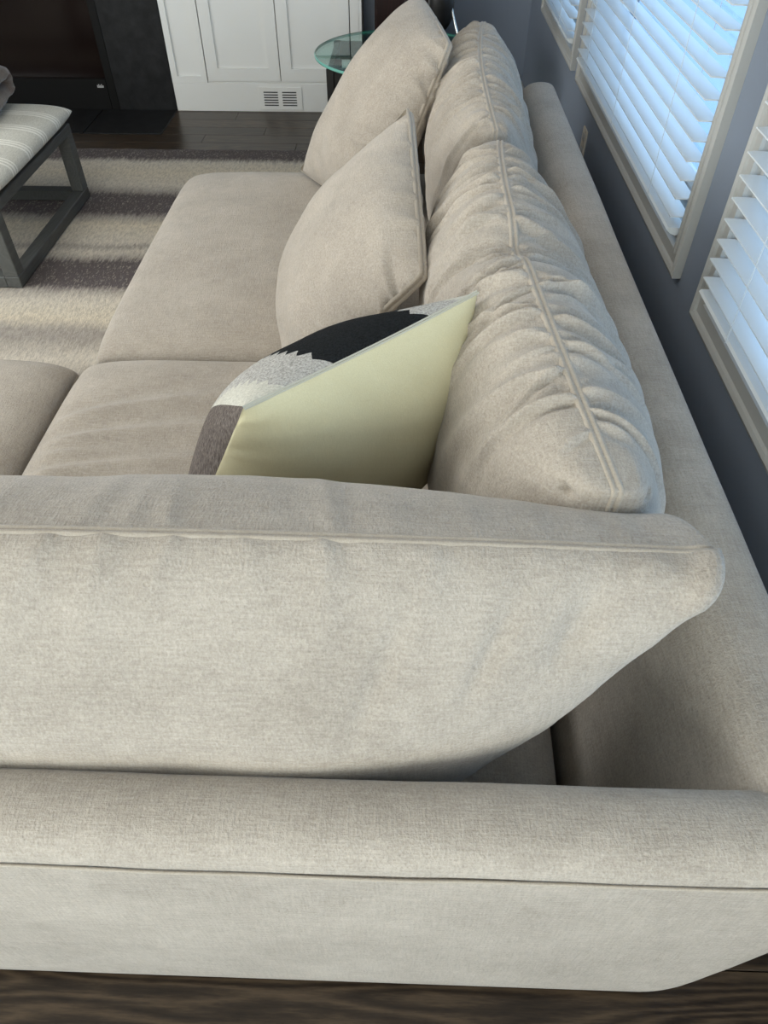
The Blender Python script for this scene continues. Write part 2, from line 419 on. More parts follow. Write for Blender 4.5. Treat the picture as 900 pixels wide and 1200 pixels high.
# ------------------------------------------------------------------ fireplace, hearth, built-in cabinet
YC = 4.92
fp = thing('fireplace', 'black stone fireplace with dark glass firebox beside the white cabinet', 'fireplace')
FX1 = -1.452; FXI = -1.815; FXO = -2.95; FX0 = FXO - 0.36
obj('surround_slab', boxes('surround_slab', [(FXI, FX1, YC, YF, 0.0, 1.25)], 0.003, 1), M_STONE, fp)
obj('surround_slab', boxes('surround_slab', [(FX0, FXO, YC, YF, 0.0, 1.25)], 0.003, 1), M_STONE, fp)
obj('header_slab', boxes('header_slab', [(FXO, FXI, YC, YF, 0.85, 1.25)], 0.003, 1), M_STONE, fp)
obj('mantel', boxes('mantel', [(FX0 - 0.05, FX1, YC - 0.12, YF, 1.25, 1.33)], 0.006, 2), M_WHITE, fp)
fb = obj('firebox_frame', boxes('firebox_frame', [(FXI - 0.05, FXI, YC + 0.006, YC + 0.06, 0, 0.85), (FXO, FXO + 0.05, YC + 0.006, YC + 0.06, 0, 0.85),
      (FXO + 0.05, FXI - 0.05, YC + 0.006, YC + 0.06, 0, 0.17), (FXO + 0.05, FXI - 0.05, YC + 0.006, YC + 0.06, 0.80, 0.85)], 0.003, 1), M_FIREFRAME, fp)
obj('firebox_glass', boxes('firebox_glass', [(FXO + 0.05, FXI - 0.05, YC + 0.03, YC + 0.036, 0.17, 0.80)]), M_FIREGLASS, fp)
# little maker's badge: three joined arcs of pale strokes
bd = []
for i, (hh) in enumerate((0.011, 0.016, 0.011, 0.016, 0.009)):
    bd.append((-1.925 + i * 0.0085, -1.925 + i * 0.0085 + 0.0045, YC + 0.003, YC + 0.006, 0.128, 0.128 + hh))
bd.append((-1.925, -1.887, YC + 0.003, YC + 0.006, 0.126, 0.130))
obj('badge', boxes('badge', bd), M_MARK, fb)
root_at(fp, (-2.2, YC, 0))
hearth = struct_empty('trim_1')
for i in range(4):
    x1 = FX1 - i * 0.47; x0 = x1 - 0.466
    for (ya, yb) in ((4.505, YC - 0.003),):
        obj('tile', boxes('tile', [(x0, x1, ya, yb, -0.01, 0.006)], 0.002, 1), M_STONE, hearth)

cb = thing('built_in_cabinet', 'white built-in cabinet with recessed panel doors and floor vent', 'cabinet')
X0c, X1c = FX1 + 0.003, -0.295
obj('body', boxes('body', [(X0c, X1c, YC + 0.022, YF, 0.0, 0.90)]), M_GAP, cb)
obj('toe_board', boxes('toe_board', [(X0c, X1c, YC, YC + 0.03, 0.0, 0.158)], 0.002, 1), M_WHITE, cb)
obj('side_panel', boxes('side_panel', [(X1c, X1c + 0.018, YC + 0.002, YF, 0.0, 0.90)], 0.002, 1), M_WHITE, cb)
obj('worktop', boxes('worktop', [(X0c, X1c + 0.03, YC - 0.025, YF, 0.90, 0.935)], 0.004, 2), M_WHITE, cb)
def shaker(name, x0, x1, z0, z1, st=0.068, yoff=0.0, parent=cb):
    d = obj(name, boxes(name, [(x0, x0 + st, YC + yoff, YC + yoff + 0.021, z0, z1), (x1 - st, x1, YC + yoff, YC + yoff + 0.021, z0, z1),
        (x0 + st, x1 - st, YC + yoff, YC + yoff + 0.021, z0, z0 + st), (x0 + st, x1 - st, YC + yoff, YC + yoff + 0.021, z1 - st, z1)]), M_WHITE, parent)
    obj('panel', boxes('panel', [(x0 + st - 0.002, x1 - st + 0.002, YC + yoff + 0.012, YC + yoff + 0.02, z0 + st - 0.002, z1 - st + 0.002)]), M_WHITE, d)
    return d
shaker('fixed_panel', X0c, -1.232, 0.158, 0.90, 0.036)
shaker('door', -1.226, -0.781, 0.170, 0.888)
shaker('door', -0.776, -0.352, 0.170, 0.888)
obj('face_frame', boxes('face_frame', [(-0.346, X1c, YC, YC + 0.022, 0.158, 0.90), (-1.232, -0.346, YC + 0.012, YC + 0.022, 0.158, 0.168)]), M_WHITE, cb)
# floor register in the toe board
vt = obj('vent', boxes('vent', [(-0.925, -0.655, YC - 0.006, YC, 0.012, 0.140)], 0.002, 1), M_WHITE, cb)
vs = boxes('vent_slot', [(0, 0.088, -0.0012, 0.001, 0, 0.0065)])
for cx in (-0.893, -0.778):
    for i in range(6):
        s = obj('vent_slot', vs, M_SLOT, vt); s.location = (cx, YC - 0.0062, 0.036 + i * 0.0145)
root_at(cb, ((X0c + X1c) / 2, YC, 0))

# ------------------------------------------------------------------ rug
RX0, RX1, RY0, RY1 = -3.4, -0.47, 0.9, 4.28
nx, ny = 60, 70; v = []; f = []
for j in range(ny + 1):
    for i in range(nx + 1):
        x = RX0 + (RX1 - RX0) * i / nx; y = RY0 + (RY1 - RY0) * j / ny
        e = min(i, nx - i, j, ny - j)
        z = 0.0 if e == 0 else 0.011 + 0.0012 * float(vnoise(x * 9, y * 9))
        if j == ny: y += 0.006 * float(vnoise(x * 25, 3.0))
        v.append((x, y, z + 0.0005))
for j in range(ny):
    for i in range(nx):
        k = j * (nx + 1) + i; f.append((k, k + 1, k + nx + 2, k + nx + 1))
rug = obj('striped_rug', new_mesh('striped_rug', v, f), M_RUG, smooth=True)
tag(rug, 'woven wool rug with cream, grey and charcoal stripes on the dark floor', 'rug')

# ------------------------------------------------------------------ cushions
def sgrid(n): return np.sin(np.linspace(-1, 1, n) * math.pi / 2)
def lgrid(n, core=0.86, share=0.80):        # even along the middle, crowded at both ends
    h = n // 2; nc = int(h * share); c = np.linspace(0, core, nc, endpoint=False)
    e = core + (1 - core) * np.sin(np.linspace(0, 1, h - nc + 1) * math.pi / 2)
    pos = np.concatenate([c, e]); return np.concatenate([-pos[:0:-1], pos])
def cushion(name, corners, Tf, Tb, material, n=(90, 60), p=(2.6, 2.6), q=(0.5, 0.5), rnd=0.25, pinch=0.0, bow=None, disp=None, seam=True, label=None, cat='cushion', group=None,
            seam_r=0.008, Ndir=None, smat=None, mat_back=None, ear=0.0, seam_h=0.0018, belly=0.0, belly_b=None, seam_edges='all', seam_name='seam', long_a=False, ear_long=0.0):
    """corners TL,TR,BR,BL of the seam plane; front faces N = right x up. Tf/Tb half thickness front/back"""
    TL, TR, BR, BL = [np.array(c, float) for c in corners]
    ga = lgrid(n[0]) if long_a else sgrid(n[0]); gb = sgrid(n[1]); na, nb = len(ga), len(gb)
    A, B = np.meshgrid(ga, gb, indexing='ij')
    A2 = A * np.sqrt(np.maximum(1 - rnd * B**2 * np.abs(B) ** 2, 0)) ; B2 = B * np.sqrt(np.maximum(1 - rnd * A**2 * np.abs(A) ** 2, 0))
    A2 = A2 * (1 - pinch * (1 - B**2)); B2 = B2 * (1 - pinch * (1 - A**2))
    U = (A2 + 1) / 2; V = (B2 + 1) / 2
    P = (BL[None, None] * ((1 - U) * (1 - V))[..., None] + BR * (U * (1 - V))[..., None] + TL * ((1 - U) * V)[..., None] + TR * (U * V)[..., None])
    if Ndir is None:
        Nn = np.cross((TR + BR - TL - BL), (TL + TR - BL - BR)); Nn = Nn / np.linalg.norm(Nn)
    else:
        Nn = np.array(Ndir, float); Nn /= np.linalg.norm(Nn)
    if bow is not None: P = P + bow(A, B)
    fa = np.maximum(1 - np.abs(A) ** p[0], 0) ** q[0]; Bs = B + belly * (1 - B**2); fb = np.maximum(1 - np.abs(Bs) ** p[1], 0) ** q[1]
    prof = fa * fb
    Bk = B + (belly if belly_b is None else belly_b) * (1 - B**2); profb = fa * np.maximum(1 - np.abs(Bk) ** p[1], 0) ** q[1]
    if ear:   # boxed corners keep some body to the very end
        cornr = (np.abs(A) * np.abs(B)) ** 6
        ad = ear * cornr * np.maximum(1 - np.abs(A) ** 40, 0) ** 0.5 * np.maximum(1 - np.abs(B) ** 40, 0) ** 0.5
        prof = prof + ad; profb = profb + ad
    if ear_long:
        ad = ear_long * np.abs(A) ** 8 * ((B + 1) / 2) ** 1.6 * np.maximum(1 - np.abs(A) ** 60, 0) ** 0.5 * np.maximum(1 - np.abs(B) ** 30, 0) ** 0.5
        prof = prof + ad; profb = profb + ad
    F = P + Nn * (prof * Tf)[..., None]; K = P - Nn * (profb * Tb)[..., None]
    def normals(G, sgn):
        da = np.gradient(G, axis=0); db = np.gradient(G, axis=1)
        m = np.cross(da, db) * sgn; l = np.linalg.norm(m, axis=-1, keepdims=True); m = m / np.maximum(l, 1e-9)
        return m
    nF = normals(F, 1); nK = normals(K, -1)
    # border normals: mean of both sheets
    edge = np.zeros_like(A, bool); edge[0] = edge[-1] = True; edge[:, 0] = edge[:, -1] = True
    mean = nF + nK; mean /= np.maximum(np.linalg.norm(mean, axis=-1, keepdims=True), 1e-9)
    nF[edge] = mean[edge]; nK[edge] = mean[edge]
    if disp is not None:
        dF = disp(A, B, 1); dK = disp(A, B, -1); avg = (dF + dK) / 2
        dF = np.where(edge, avg, dF); dK = np.where(edge, avg, dK)
        F = F + nF * dF[..., None]; K = K + nK * dK[..., None]
    verts = [tuple(x) for x in F.reshape(-1, 3)]
    idxF = np.arange(na * nb).reshape(na, nb); idxK = idxF.copy(); c = na * nb
    for i in range(na):
        for j in range(nb):
            if not edge[i, j]:
                idxK[i, j] = c; c += 1; verts.append(tuple(K[i, j]))
    faces = []
    for i in range(na - 1):
        for j in range(nb - 1):
            faces.append((idxF[i, j], idxF[i + 1, j], idxF[i + 1, j + 1], idxF[i, j + 1]))
    nfront = len(faces)
    for i in range(na - 1):
        for j in range(nb - 1):
            faces.append((idxK[i, j], idxK[i, j + 1], idxK[i + 1, j + 1], idxK[i + 1, j]))
    faces = [tuple(int(x) for x in q_) for q_ in faces]
    me = new_mesh(name, verts, faces)
    me.materials.append(material)
    if mat_back is not None:
        me.materials.append(mat_back)
        me.polygons.foreach_set('material_index', [0] * nfront + [1] * (len(faces) - nfront))
    # param coordinates for patterns
    o = obj(name, me, None, None, True)
    at = me.attributes.new('ab', 'FLOAT_VECTOR', 'POINT')
    par = np.zeros((len(verts), 3)); par[:na * nb, 0] = A.reshape(-1); par[:na * nb, 1] = B.reshape(-1)
    inner = ~edge.reshape(-1); par[na * nb:, 0] = A.reshape(-1)[inner]; par[na * nb:, 1] = B.reshape(-1)[inner]
    at.data.foreach_set('vector', par.reshape(-1))
    if label: tag(o, label, cat, group)
    if seam:
        ring = [(i, nb - 1) for i in range(na)] + [(na - 1, j) for j in range(nb - 2, -1, -1)] + [(i, 0) for i in range(na - 2, -1, -1)] + [(0, j) for j in range(1, nb - 1)]
        if seam_edges == 'top': ring = [(i, nb - 1) for i in range(na)]
        pr = np.array([F[i, j] for i, j in ring]); nr = np.array([mean[i, j] for i, j in ring])
        # drop crowded points, smooth the frame
        keep = [0]
        for k in range(1, len(pr)):
            if np.linalg.norm(pr[k] - pr[keep[-1]]) > 0.006: keep.append(k)
        pr = pr[keep]; nr = nr[keep]
        for _ in range(3): nr = nr + 0.5 * (np.roll(nr, 1, 0) + np.roll(nr, -1, 0)); nr /= np.linalg.norm(nr, axis=1, keepdims=True)
        tg = np.roll(pr, -1, 0) - np.roll(pr, 1, 0)
        if seam_edges != 'all': tg[0] = pr[1] - pr[0]; tg[-1] = pr[-1] - pr[-2]
        tg = tg * 1.0; tg /= np.maximum(np.linalg.norm(tg, axis=1, keepdims=True), 1e-9)
        ac = np.cross(tg, nr); ac /= np.maximum(np.linalg.norm(ac, axis=1, keepdims=True), 1e-9)
        pf = [(-1.0, -1.2), (-0.8, 0.5), (-0.5, 1.0), (-0.2, 0.55), (0, -0.6), (0.2, 0.55), (0.5, 1.0), (0.8, 0.5), (1.0, -1.2)]
        sv = []; sf = []; m = len(pr); kk = len(pf)
        for k in range(m):
            for (x_, h_) in pf: sv.append(pr[k] + ac[k] * x_ * seam_r + nr[k] * (h_ * seam_h))
        for k in range(m if seam_edges == 'all' else m - 1):
            k2 = (k + 1) % m
            for c_ in range(kk - 1): sf.append((k * kk + c_, k2 * kk + c_, k2 * kk + c_ + 1, k * kk + c_ + 1))
        obj(seam_name, new_mesh(seam_name, sv, sf), smat or M_SEAM, o, True)
    return o

def edge_gather(A, B, side, seed, freq, amp, reach, which='top', skew=0.0):
    """folds that run across a seam: which edge, spatial frequency along it, amplitude in metres, reach inwards"""
    A = np.arcsin(np.clip(A, -1, 1)) * 2 / math.pi; B = np.arcsin(np.clip(B, -1, 1)) * 2 / math.pi      # arc-length like coordinates
    if which in ('top', 'bottom'):
        d = (1 - B) if which == 'top' else (1 + B); al = A; guard = 1 - np.abs(A) ** 10
    else:
        d = (1 - A) if which == 'right' else (1 + A); al = B; guard = 1 - np.abs(B) ** 10
    sd = d * side
    x = al * freq + skew * sd + 0.5 * vnoise(al * 3, sd * 1.5, seed + 5)
    n1 = vnoise(x, sd * 1.1, seed); n2 = vnoise(x * 1.9, sd * 1.7, seed + 3)
    env = np.exp(-(d / reach) ** 2) * (0.35 + 0.65 * np.clip(d / 0.05, 0, 1))
    return amp * env * guard * (0.65 * ridge(n1) + 0.35 * ridge(n2))
def folds(A, B, side, which, seed, num, amp, sig, reach, slope=0.3, a0=-0.95, a1=0.95, start=0.03):
    """single creases that leave a seam: each its own place, length, lean and depth (d runs away from the edge)"""
    arc = lambda q: np.arcsin(np.clip(q, -1, 1)) * 2 / math.pi                # arc-length like coordinate across the edge
    if which in ('top', 'bottom'): B = arc(B)
    else: A = arc(A)
    rg = np.random.RandomState(seed * 2 + (1 if side > 0 else 0))
    if which in ('top', 'bottom'):
        d = (1 - B) if which == 'top' else (1 + B); al = A; guard = 1 - np.abs(A) ** 12
    else:
        d = (1 - A) if which == 'right' else (1 + A); al = B; guard = 1 - np.abs(B) ** 12
    out = np.zeros_like(A); sd_ = rg.uniform(0.5, 1.3, num)
    for k in range(num):
        c = a0 + (a1 - a0) * (k + 0.5 + rg.uniform(-0.42, 0.42)) / num
        r_ = reach * rg.uniform(0.35, 1.25); am = amp * rg.uniform(0.3, 1.25); sg = sig * rg.uniform(0.6, 1.5)
        sl = slope * rg.uniform(-1, 1) ; cv = rg.uniform(-0.35, 0.35) * abs(slope)
        st_ = start * rg.uniform(0, 3.0)
        x = (al - c - sl * d - cv * d * d) / (sg * (1 + 1.1 * d / r_))
        env = np.clip((d - st_ * 0.4) / 0.05, 0, 1) ** 0.7 * np.exp(-(d / r_) ** 2)
        out += am * env * (np.exp(-np.abs(x) ** 1.5) - 0.70 * sd_[k] * np.exp(-((x - 1.7) / 1.2) ** 2) - 0.25 * np.exp(-((x + 2.2) / 1.6) ** 2))
    return out * guard
def soft(A, B, side, seed, fa, fb, amp):
    guard = (1 - np.abs(A) ** 6) * (1 - np.abs(B) ** 6)
    return amp * guard * vnoise(A * fa + side * 7, B * fb, seed)
def dimple(A, B, a0, b0, ra, rb, amp):
    return amp * np.exp(-((A - a0) / ra) ** 2 - ((B - b0) / rb) ** 2)

# ---- seat cushions (flat, boxy), seen from above: front = up
def seat(name, x0, x1, y0, y1, ztop, th, label, seed, extra=None):
    z = ztop - th / 2
    def dsp(A, B, s):
        d = soft(A, B, s, seed, 2.5, 2.5, 0.006)
        if extra is not None and s > 0: d = d + extra(A, B)
        return d
    return cushion(name, [(x0, y1, z), (x1, y1, z), (x1, y0, z), (x0, y0, z)], th / 2, th / 2, M_SOFA, n=(170, 170), p=(9, 9), q=(0.33, 0.33), rnd=0.03,
                   disp=dsp, label=label, cat='seat cushion', group='loose seat cushions of the sectional', seam=True, seam_r=0.006, seam_h=0.002)
ZS = 0.405
def corner_wr(A, B):
    rg = np.random.RandomState(5); d = 1 + A; out = np.zeros_like(A)
    for k in range(13):                       # soft creases pulled in from the left edge
        c = -0.72 + 1.25 * (k + rg.uniform(0, 0.9)) / 13; r_ = rg.uniform(0.35, 1.0); sg = rg.uniform(0.014, 0.030); am = rg.uniform(0.006, 0.013)
        x = (B - c - rg.uniform(0.05, 0.35) * d + 0.10 * d * d) / (sg * (1 + 0.9 * d / r_))
        out += am * np.clip((d - 0.03) / 0.12, 0, 1) * np.exp(-(d / r_) ** 2) * (np.exp(-np.abs(x) ** 1.5) - 0.6 * np.exp(-((x - 1.8) / 1.3) ** 2))
    return out * (1 - np.abs(B) ** 10)
seat('seat_cushion', -0.915, 0.285, 0.40, 1.712, ZS, 0.19, 'creased beige seat cushion in the inner corner of the sectional, under the patchwork pillow', 2, corner_wr)
seat('seat_cushion', -0.905, 0.285, 1.722, 3.03, ZS, 0.19, 'smooth beige seat cushion at the far end of the sectional, beside the striped rug', 3)
seat('seat_cushion', -2.19, -0.925, 0.40, 1.700, ZS + 0.004, 0.19, 'beige seat cushion cut off by the left edge of the photo', 5)

# ---- sofa frame
def extrude_profile(name, prof_fn, ts, place, caps=True):
    """prof_fn(t) -> list of 2D points; place(t, (a,b)) -> xyz"""
    v = []; f = []; n = None
    for t_ in ts:
        pr = prof_fn(t_); n = len(pr)
        for q_ in pr: v.append(place(t_, q_))
    for i in range(len(ts) - 1):
        for k in range(n):
            k2 = (k + 1) % n; f.append((i * n + k, i * n + k2, (i + 1) * n + k2, (i + 1) * n + k))
    if caps: f.append(tuple(range(n - 1, -1, -1))); f.append(tuple((len(ts) - 1) * n + k for k in range(n)))
    me = new_mesh(name, v, f); bm = bmesh.new(); bm.from_mesh(me); bmesh.ops.recalc_face_normals(bm, faces=bm.faces); bm.to_mesh(me); bm.free(); return me
sofa = thing('sectional_sofa', 'large beige upholstered L-shaped sectional sofa frame with low backs', 'sofa')
ZF = 0.035
# outer lean of the right back: x at height z
def xo(z): return float(np.interp(z, [0.0, 0.05, 0.2, 0.364, 0.55, 0.70], [0.468, 0.478, 0.514, 0.545, 0.560, 0.558]))
def catmull(pts, m=6):
    out = []; n = len(pts)
    for i in range(n - 1):
        p0 = pts[max(i - 1, 0)]; p1 = pts[i]; p2 = pts[i + 1]; p3 = pts[min(i + 2, n - 1)]
        for k in range(m):
            t_ = k / m
            out.append(tuple(0.5 * ((2 * p1[c]) + (-p0[c] + p2[c]) * t_ + (2 * p0[c] - 5 * p1[c] + 4 * p2[c] - p3[c]) * t_**2 + (-p0[c] + 3 * p1[c] - 3 * p2[c] + p3[c]) * t_**3) for c in (0, 1)))
    out.append(pts[-1]); return out
# near back (runs left-right): profile in (y,z)
near_pts = catmull([(0.275, ZF), (0.266, 0.12), (0.262, 0.36), (0.264, 0.56), (0.2655, 0.645), (0.2665, 0.655)], 5) + \
           catmull([(0.2690, 0.6565), (0.2668, 0.662), (0.272, 0.680), (0.292, 0.695), (0.325, 0.699), (0.356, 0.692), (0.374, 0.672), (0.380, 0.63), (0.382, 0.45), (0.382, ZF)], 6)
def near_prof(t_): return near_pts
def near_place(t_, q_):
    y, z = q_
    xe = xo(z) if z < 0.66 else xo(z) - (z - 0.66) * 0.3
    x = -2.35 + (xe + 2.35) * t_
    e = 1 - t_; k = max(0.0, 1 - e / 0.012)
    y = y + (0.32 - y) * 0.10 * k * k
    wv = 0.0022 * float(vnoise(x * 3.5, z * 4, 2)) + 0.0012 * float(vnoise(x * 11, z * 13, 3)) if 0.1 < z < 0.69 else 0
    return (x, y + wv, z + (0.0016 * float(vnoise(x * 4, y * 6, 6)) if z > 0.655 else 0))
ts = list(np.linspace(0, 0.985, 110)) + [0.99, 0.994, 0.997, 0.999, 1.0]
obj('back_panel', extrude_profile('back_panel', near_prof, ts, near_place), M_SOFA, sofa, True)
# welt seam on the near back
pts = [(x, 0.2640 + 0.0022 * float(vnoise(x * 3.5, 0.656 * 4, 2)) + 0.0012 * float(vnoise(x * 11, 0.656 * 13, 3)), 0.6572 + 0.001 * float(vnoise(x * 6, 1.0))) for x in np.linspace(-2.34, 0.555, 200)]
obj('welt_seam', tube('welt_seam', pts, 0.0022, 6), M_SEAM, sofa, True)
# right back (runs towards the far wall): profile in (x,z)
rp = [(xo(z), z) for z in (ZF, 0.12, 0.22, 0.32, 0.42, 0.52, 0.60, 0.645)] + \
     catmull([(0.560, 0.668), (0.553, 0.686), (0.535, 0.697), (0.505, 0.701), (0.470, 0.697), (0.445, 0.682), (0.428, 0.655), (0.405, 0.60), (0.372, 0.52), (0.337, 0.43), (0.305, 0.33), (0.297, 0.25), (0.297, ZF)], 4)
def right_prof(t_): return rp
Y0b, Y1b = 0.345, 3.075
def right_place(t_, q_):
    x, z = q_
    y = Y0b + (Y1b - Y0b) * t_
    e = Y1b - y; k = max(0.0, 1 - e / 0.03)
    x = x + (0.49 - x) * 0.22 * k * k if z > 0.4 else x
    z2 = z - 0.016 * k * k if z > 0.6 else z
    return (x + 0.002 * float(vnoise(y * 3, z * 4, 12)) - (0.006 * t_ if z > 0.6 else 0), y, z2 + 0.002 * float(vnoise(y * 2.6, x * 5, 13)))
ts = list(np.linspace(0, 0.985, 110)) + [0.988, 0.991, 0.994, 0.997, 0.999, 1.0]
obj('back_panel', extrude_profile('back_panel', right_prof, ts, right_place), M_SOFA, sofa, True)
for (x0, x1, y0, y1) in ((-0.90, 0.296, 0.383, 1.71), (-0.90, 0.296, 1.716, 3.045), (-2.2, -0.906, 0.383, 1.70)):
    obj('base', boxes('base', [(x0, x1, y0, y1, 0.07, 0.213)], 0.012, 3), M_SOFA, sofa, True)
for (x, y) in ((-0.33, 2.95), (0.40, 2.95), (-0.33, 1.75), (0.40, 0.42), (-0.33, 0.5), (-2.2, 0.33), (-2.1, 0.6)):
    obj('leg', boxes('leg', [(x - 0.025, x + 0.025, y - 0.025, y + 0.025, 0.0, 0.072 if x < 0.35 and y > 0.4 else 0.04)], 0.004, 1), M_BLACKM, sofa)
root_at(sofa, (-0.4, 1.2, 0))

# ---- back cushions
G_BACK = 'large beige back cushions of the sectional'
# along the near back: right = +X seen from camera side (front faces the photographer, -Y)
def nb_bow(A, B):
    out = np.zeros(A.shape + (3,))
    out[..., 2] = 0.012 * (1 - A**2) * np.clip(B, 0, 1) - 0.0 
    # lower right corner tucks in
    k = np.clip((A - 0.55) / 0.45, 0, 1) ** 2
    out[..., 0] = -0.05 * k * np.clip(-B, 0, 1)
    return out
def nb_disp(A, B, s):
    d = folds(A, B, s, 'top', 3, 16, 0.0026, 0.016, 0.55, 0.12) + edge_gather(A, B, s, 6, 4, 0.004, 0.4, 'right')
    d = d + soft(A, B, s, 9, 3.0, 2.0, 0.006)
    d = d + (dimple(A, B, 0.99, 0.92, 0.03, 0.12, 0.013) if s > 0 else -0.045 * np.clip((A - 0.25) / 0.7, 0, 1) ** 1.3 * (1 - np.abs(B) ** 4) * (1 - np.abs(A) ** 20))
    d = d + dimple(A, B, 0.80, 0.72, 0.035, 0.16, -0.014 * (s > 0)) + dimple(A, B, 0.66, 0.62, 0.022, 0.2, -0.009 * (s > 0)) + dimple(A, B, 0.47, 0.5, 0.025, 0.3, -0.006 * (s > 0))
    return d
cushion('back_cushion', [(-0.93, 0.525, 0.945), (0.372, 0.560, 0.905), (0.11, 0.545, 0.41), (-0.93, 0.545, 0.41)], 0.178, 0.205, M_SOFA, n=(300, 130), long_a=True, p=(3.8, 2.6), q=(0.45, 0.5), rnd=0.0, belly=0.36, belly_b=-0.38,
        bow=nb_bow, disp=nb_disp, label='long beige back cushion nearest the photographer, resting behind the near sofa back', group=G_BACK, Ndir=(0, -1, 0.10), ear_long=0.36, seam_edges='top')

# along the right back: from the room, front faces -X. right x up = N -> right = -Y... (right = towards camera)
def rn_bow(A, B):
    out = np.zeros(A.shape + (3,))
    out[..., 0] = -0.045 * (1 - A**2) * np.clip(B, 0, 1)
    out[..., 2] = 0.03 * (1 - A**2) * np.clip(B, 0, 1) - 0.035 * np.exp(-((A + 0.02) / 0.10) ** 2) * np.clip(B, 0, 1) ** 2
    return out
def rn_disp(A, B, s):
    d = folds(A, B, s, 'top', 21, 21, 0.0128, 0.0115, 0.80, 0.16, -0.92, 0.80) + folds(A, B, s, 'top', 23, 26, 0.0065, 0.0075, 0.50, 0.24, -0.92, 0.84)
    d = d + edge_gather(A, B, s, 24, 5, 0.005, 0.3, 'right') + edge_gather(A, B, s, 29, 5, 0.006, 0.3, 'left') + soft(A, B, s, 27, 5, 3, 0.010)
    d = d + dimple(A, B, 0.955, 0.89, 0.014, 0.02, -0.014)
    return d
cushion('back_cushion', [(0.225, 1.90, 0.915), (0.278, 0.615, 0.925), (0.22, 0.74, 0.42), (0.20, 1.88, 0.42)], 0.182, 0.20, M_SOFA, n=(520, 150), long_a=True, seam_r=0.010, p=(4.5, 2.6), q=(0.42, 0.5), rnd=0.10, belly=0.12,
        bow=rn_bow, disp=rn_disp, label='wrinkled beige back cushion with a centre seam, along the window side behind the patchwork pillow', group=G_BACK, ear=0.20)
def rf_disp(A, B, s):
    d = folds(A, B, s, 'top', 41, 17, 0.0128, 0.0130, 0.85, 0.16) + folds(A, B, s, 'top', 43, 20, 0.0062, 0.009, 0.50, 0.24) + edge_gather(A, B, s, 44, 5, 0.006, 0.3, 'right') + soft(A, B, s, 47, 4, 3, 0.010)
    return d
cushion('back_cushion', [(0.265, 3.06, 0.90), (0.225, 1.95, 0.90), (0.21, 1.97, 0.42), (0.21, 3.06, 0.42)], 0.165, 0.17, M_SOFA, n=(380, 110), long_a=True, seam_r=0.010, p=(4.0, 2.6), q=(0.42, 0.5), rnd=0.06, belly=0.1,
        bow=lambda A, B: np.stack([-0.03 * (1 - A**2) * np.clip(B, 0, 1), 0 * A, 0.02 * (1 - A**2) * np.clip(B, 0, 1)], -1),
        disp=rf_disp, label='far beige back cushion at the window side, behind the two square beige pillows', group=G_BACK, ear=0.12)

# ---- square beige pillows.  A far, B nearer.  corners TL = far-top, TR = near-top, BR = near-bottom, BL = far-bottom
G_SQ = 'square beige throw pillows'
def pb_disp(A, B, s):
    return folds(A, B, s, 'right', 60, 9, 0.011, 0.030, 0.40, 0.3) + folds(A, B, s, 'top', 62, 7, 0.006, 0.03, 0.35, 0.3) + edge_gather(A, B, s, 61, 5, 0.005, 0.35, 'right') + edge_gather(A, B, s, 63, 4, 0.004, 0.3, 'top') + edge_gather(A, B, s, 64, 4, 0.005, 0.3, 'bottom') + soft(A, B, s, 66, 2.5, 2.5, 0.008)
cushion('throw_pillow', [(0.010, 1.98, 0.940), (0.045, 1.36, 0.815), (-0.28, 1.45, 0.43), (-0.37, 2.14, 0.44)], 0.125, 0.085, M_SOFA, n=(110, 110), p=(2.4, 2.4), q=(0.60, 0.60), rnd=0.05, pinch=0.015,
        disp=pb_disp, label='square beige pillow in the middle, leaning on the window side back cushions', cat='pillow', group=G_SQ, seam_r=0.012)
def pa_disp(A, B, s):
    return folds(A, B, s, 'right', 70, 9, 0.014, 0.034, 0.55, 0.3) + folds(A, B, s, 'top', 72, 6, 0.005, 0.035, 0.4, 0.3) + edge_gather(A, B, s, 71, 5, 0.006, 0.4, 'right') + edge_gather(A, B, s, 73, 4, 0.004, 0.3, 'top') + soft(A, B, s, 76, 2.5, 2.5, 0.010)
cushion('throw_pillow', [(0.03, 3.00, 0.985), (0.125, 2.50, 0.955), (-0.09, 2.43, 0.44), (-0.415, 2.92, 0.415)], 0.15, 0.10, M_SOFA, n=(110, 110), p=(2.4, 2.4), q=(0.58, 0.58), rnd=0.03, pinch=0.0,
        disp=pa_disp, label='farthest square beige pillow, standing taller beside the glass table', cat='pillow', group=G_SQ, seam_r=0.012)

# ---- patchwork pillow: front = cream back cloth (towards camera), back = patched face
M_ZIP = mat('zipper_tape', (0.50, 0.49, 0.42), 0.7)
M_PATCH = mat('patchwork', (0.3, 0.3, 0.3), 0.9, 0, 0.1); t = NT(M_PATCH)
atn = t.n('ShaderNodeAttribute', attribute_name='ab'); sp = t.n('ShaderNodeSeparateXYZ'); t.l(atn.outputs['Vector'], sp.inputs[0])
zz_ = t.math('PINGPONG', t.math('MULTIPLY', sp.outputs['Y'], 16.0), 0.5)
nz = t.noise(t.coord(), 30, 2)
aa = t.math('ADD', sp.outputs['X'], t.math('MULTIPLY', zz_, 0.13)); aa = t.math('ADD', aa, t.math('MULTIPLY', t.math('SUBTRACT', nz, 0.5), 0.06))
fa_ = t.math('MULTIPLY_ADD', aa, 0.5, 0.5)
hair = t.noise(t.coord((1, 1, 0.3)), 260, 3, 0.7)
GB0, GB1 = (0.055, 0.045, 0.04), (0.22, 0.19, 0.175)
dark = t.ramp(hair, [(0.3, GB0), (0.7, GB1)])
lite = t.ramp(hair, [(0.3, (0.22, 0.21, 0.20)), (0.7, (0.62, 0.61, 0.58))])
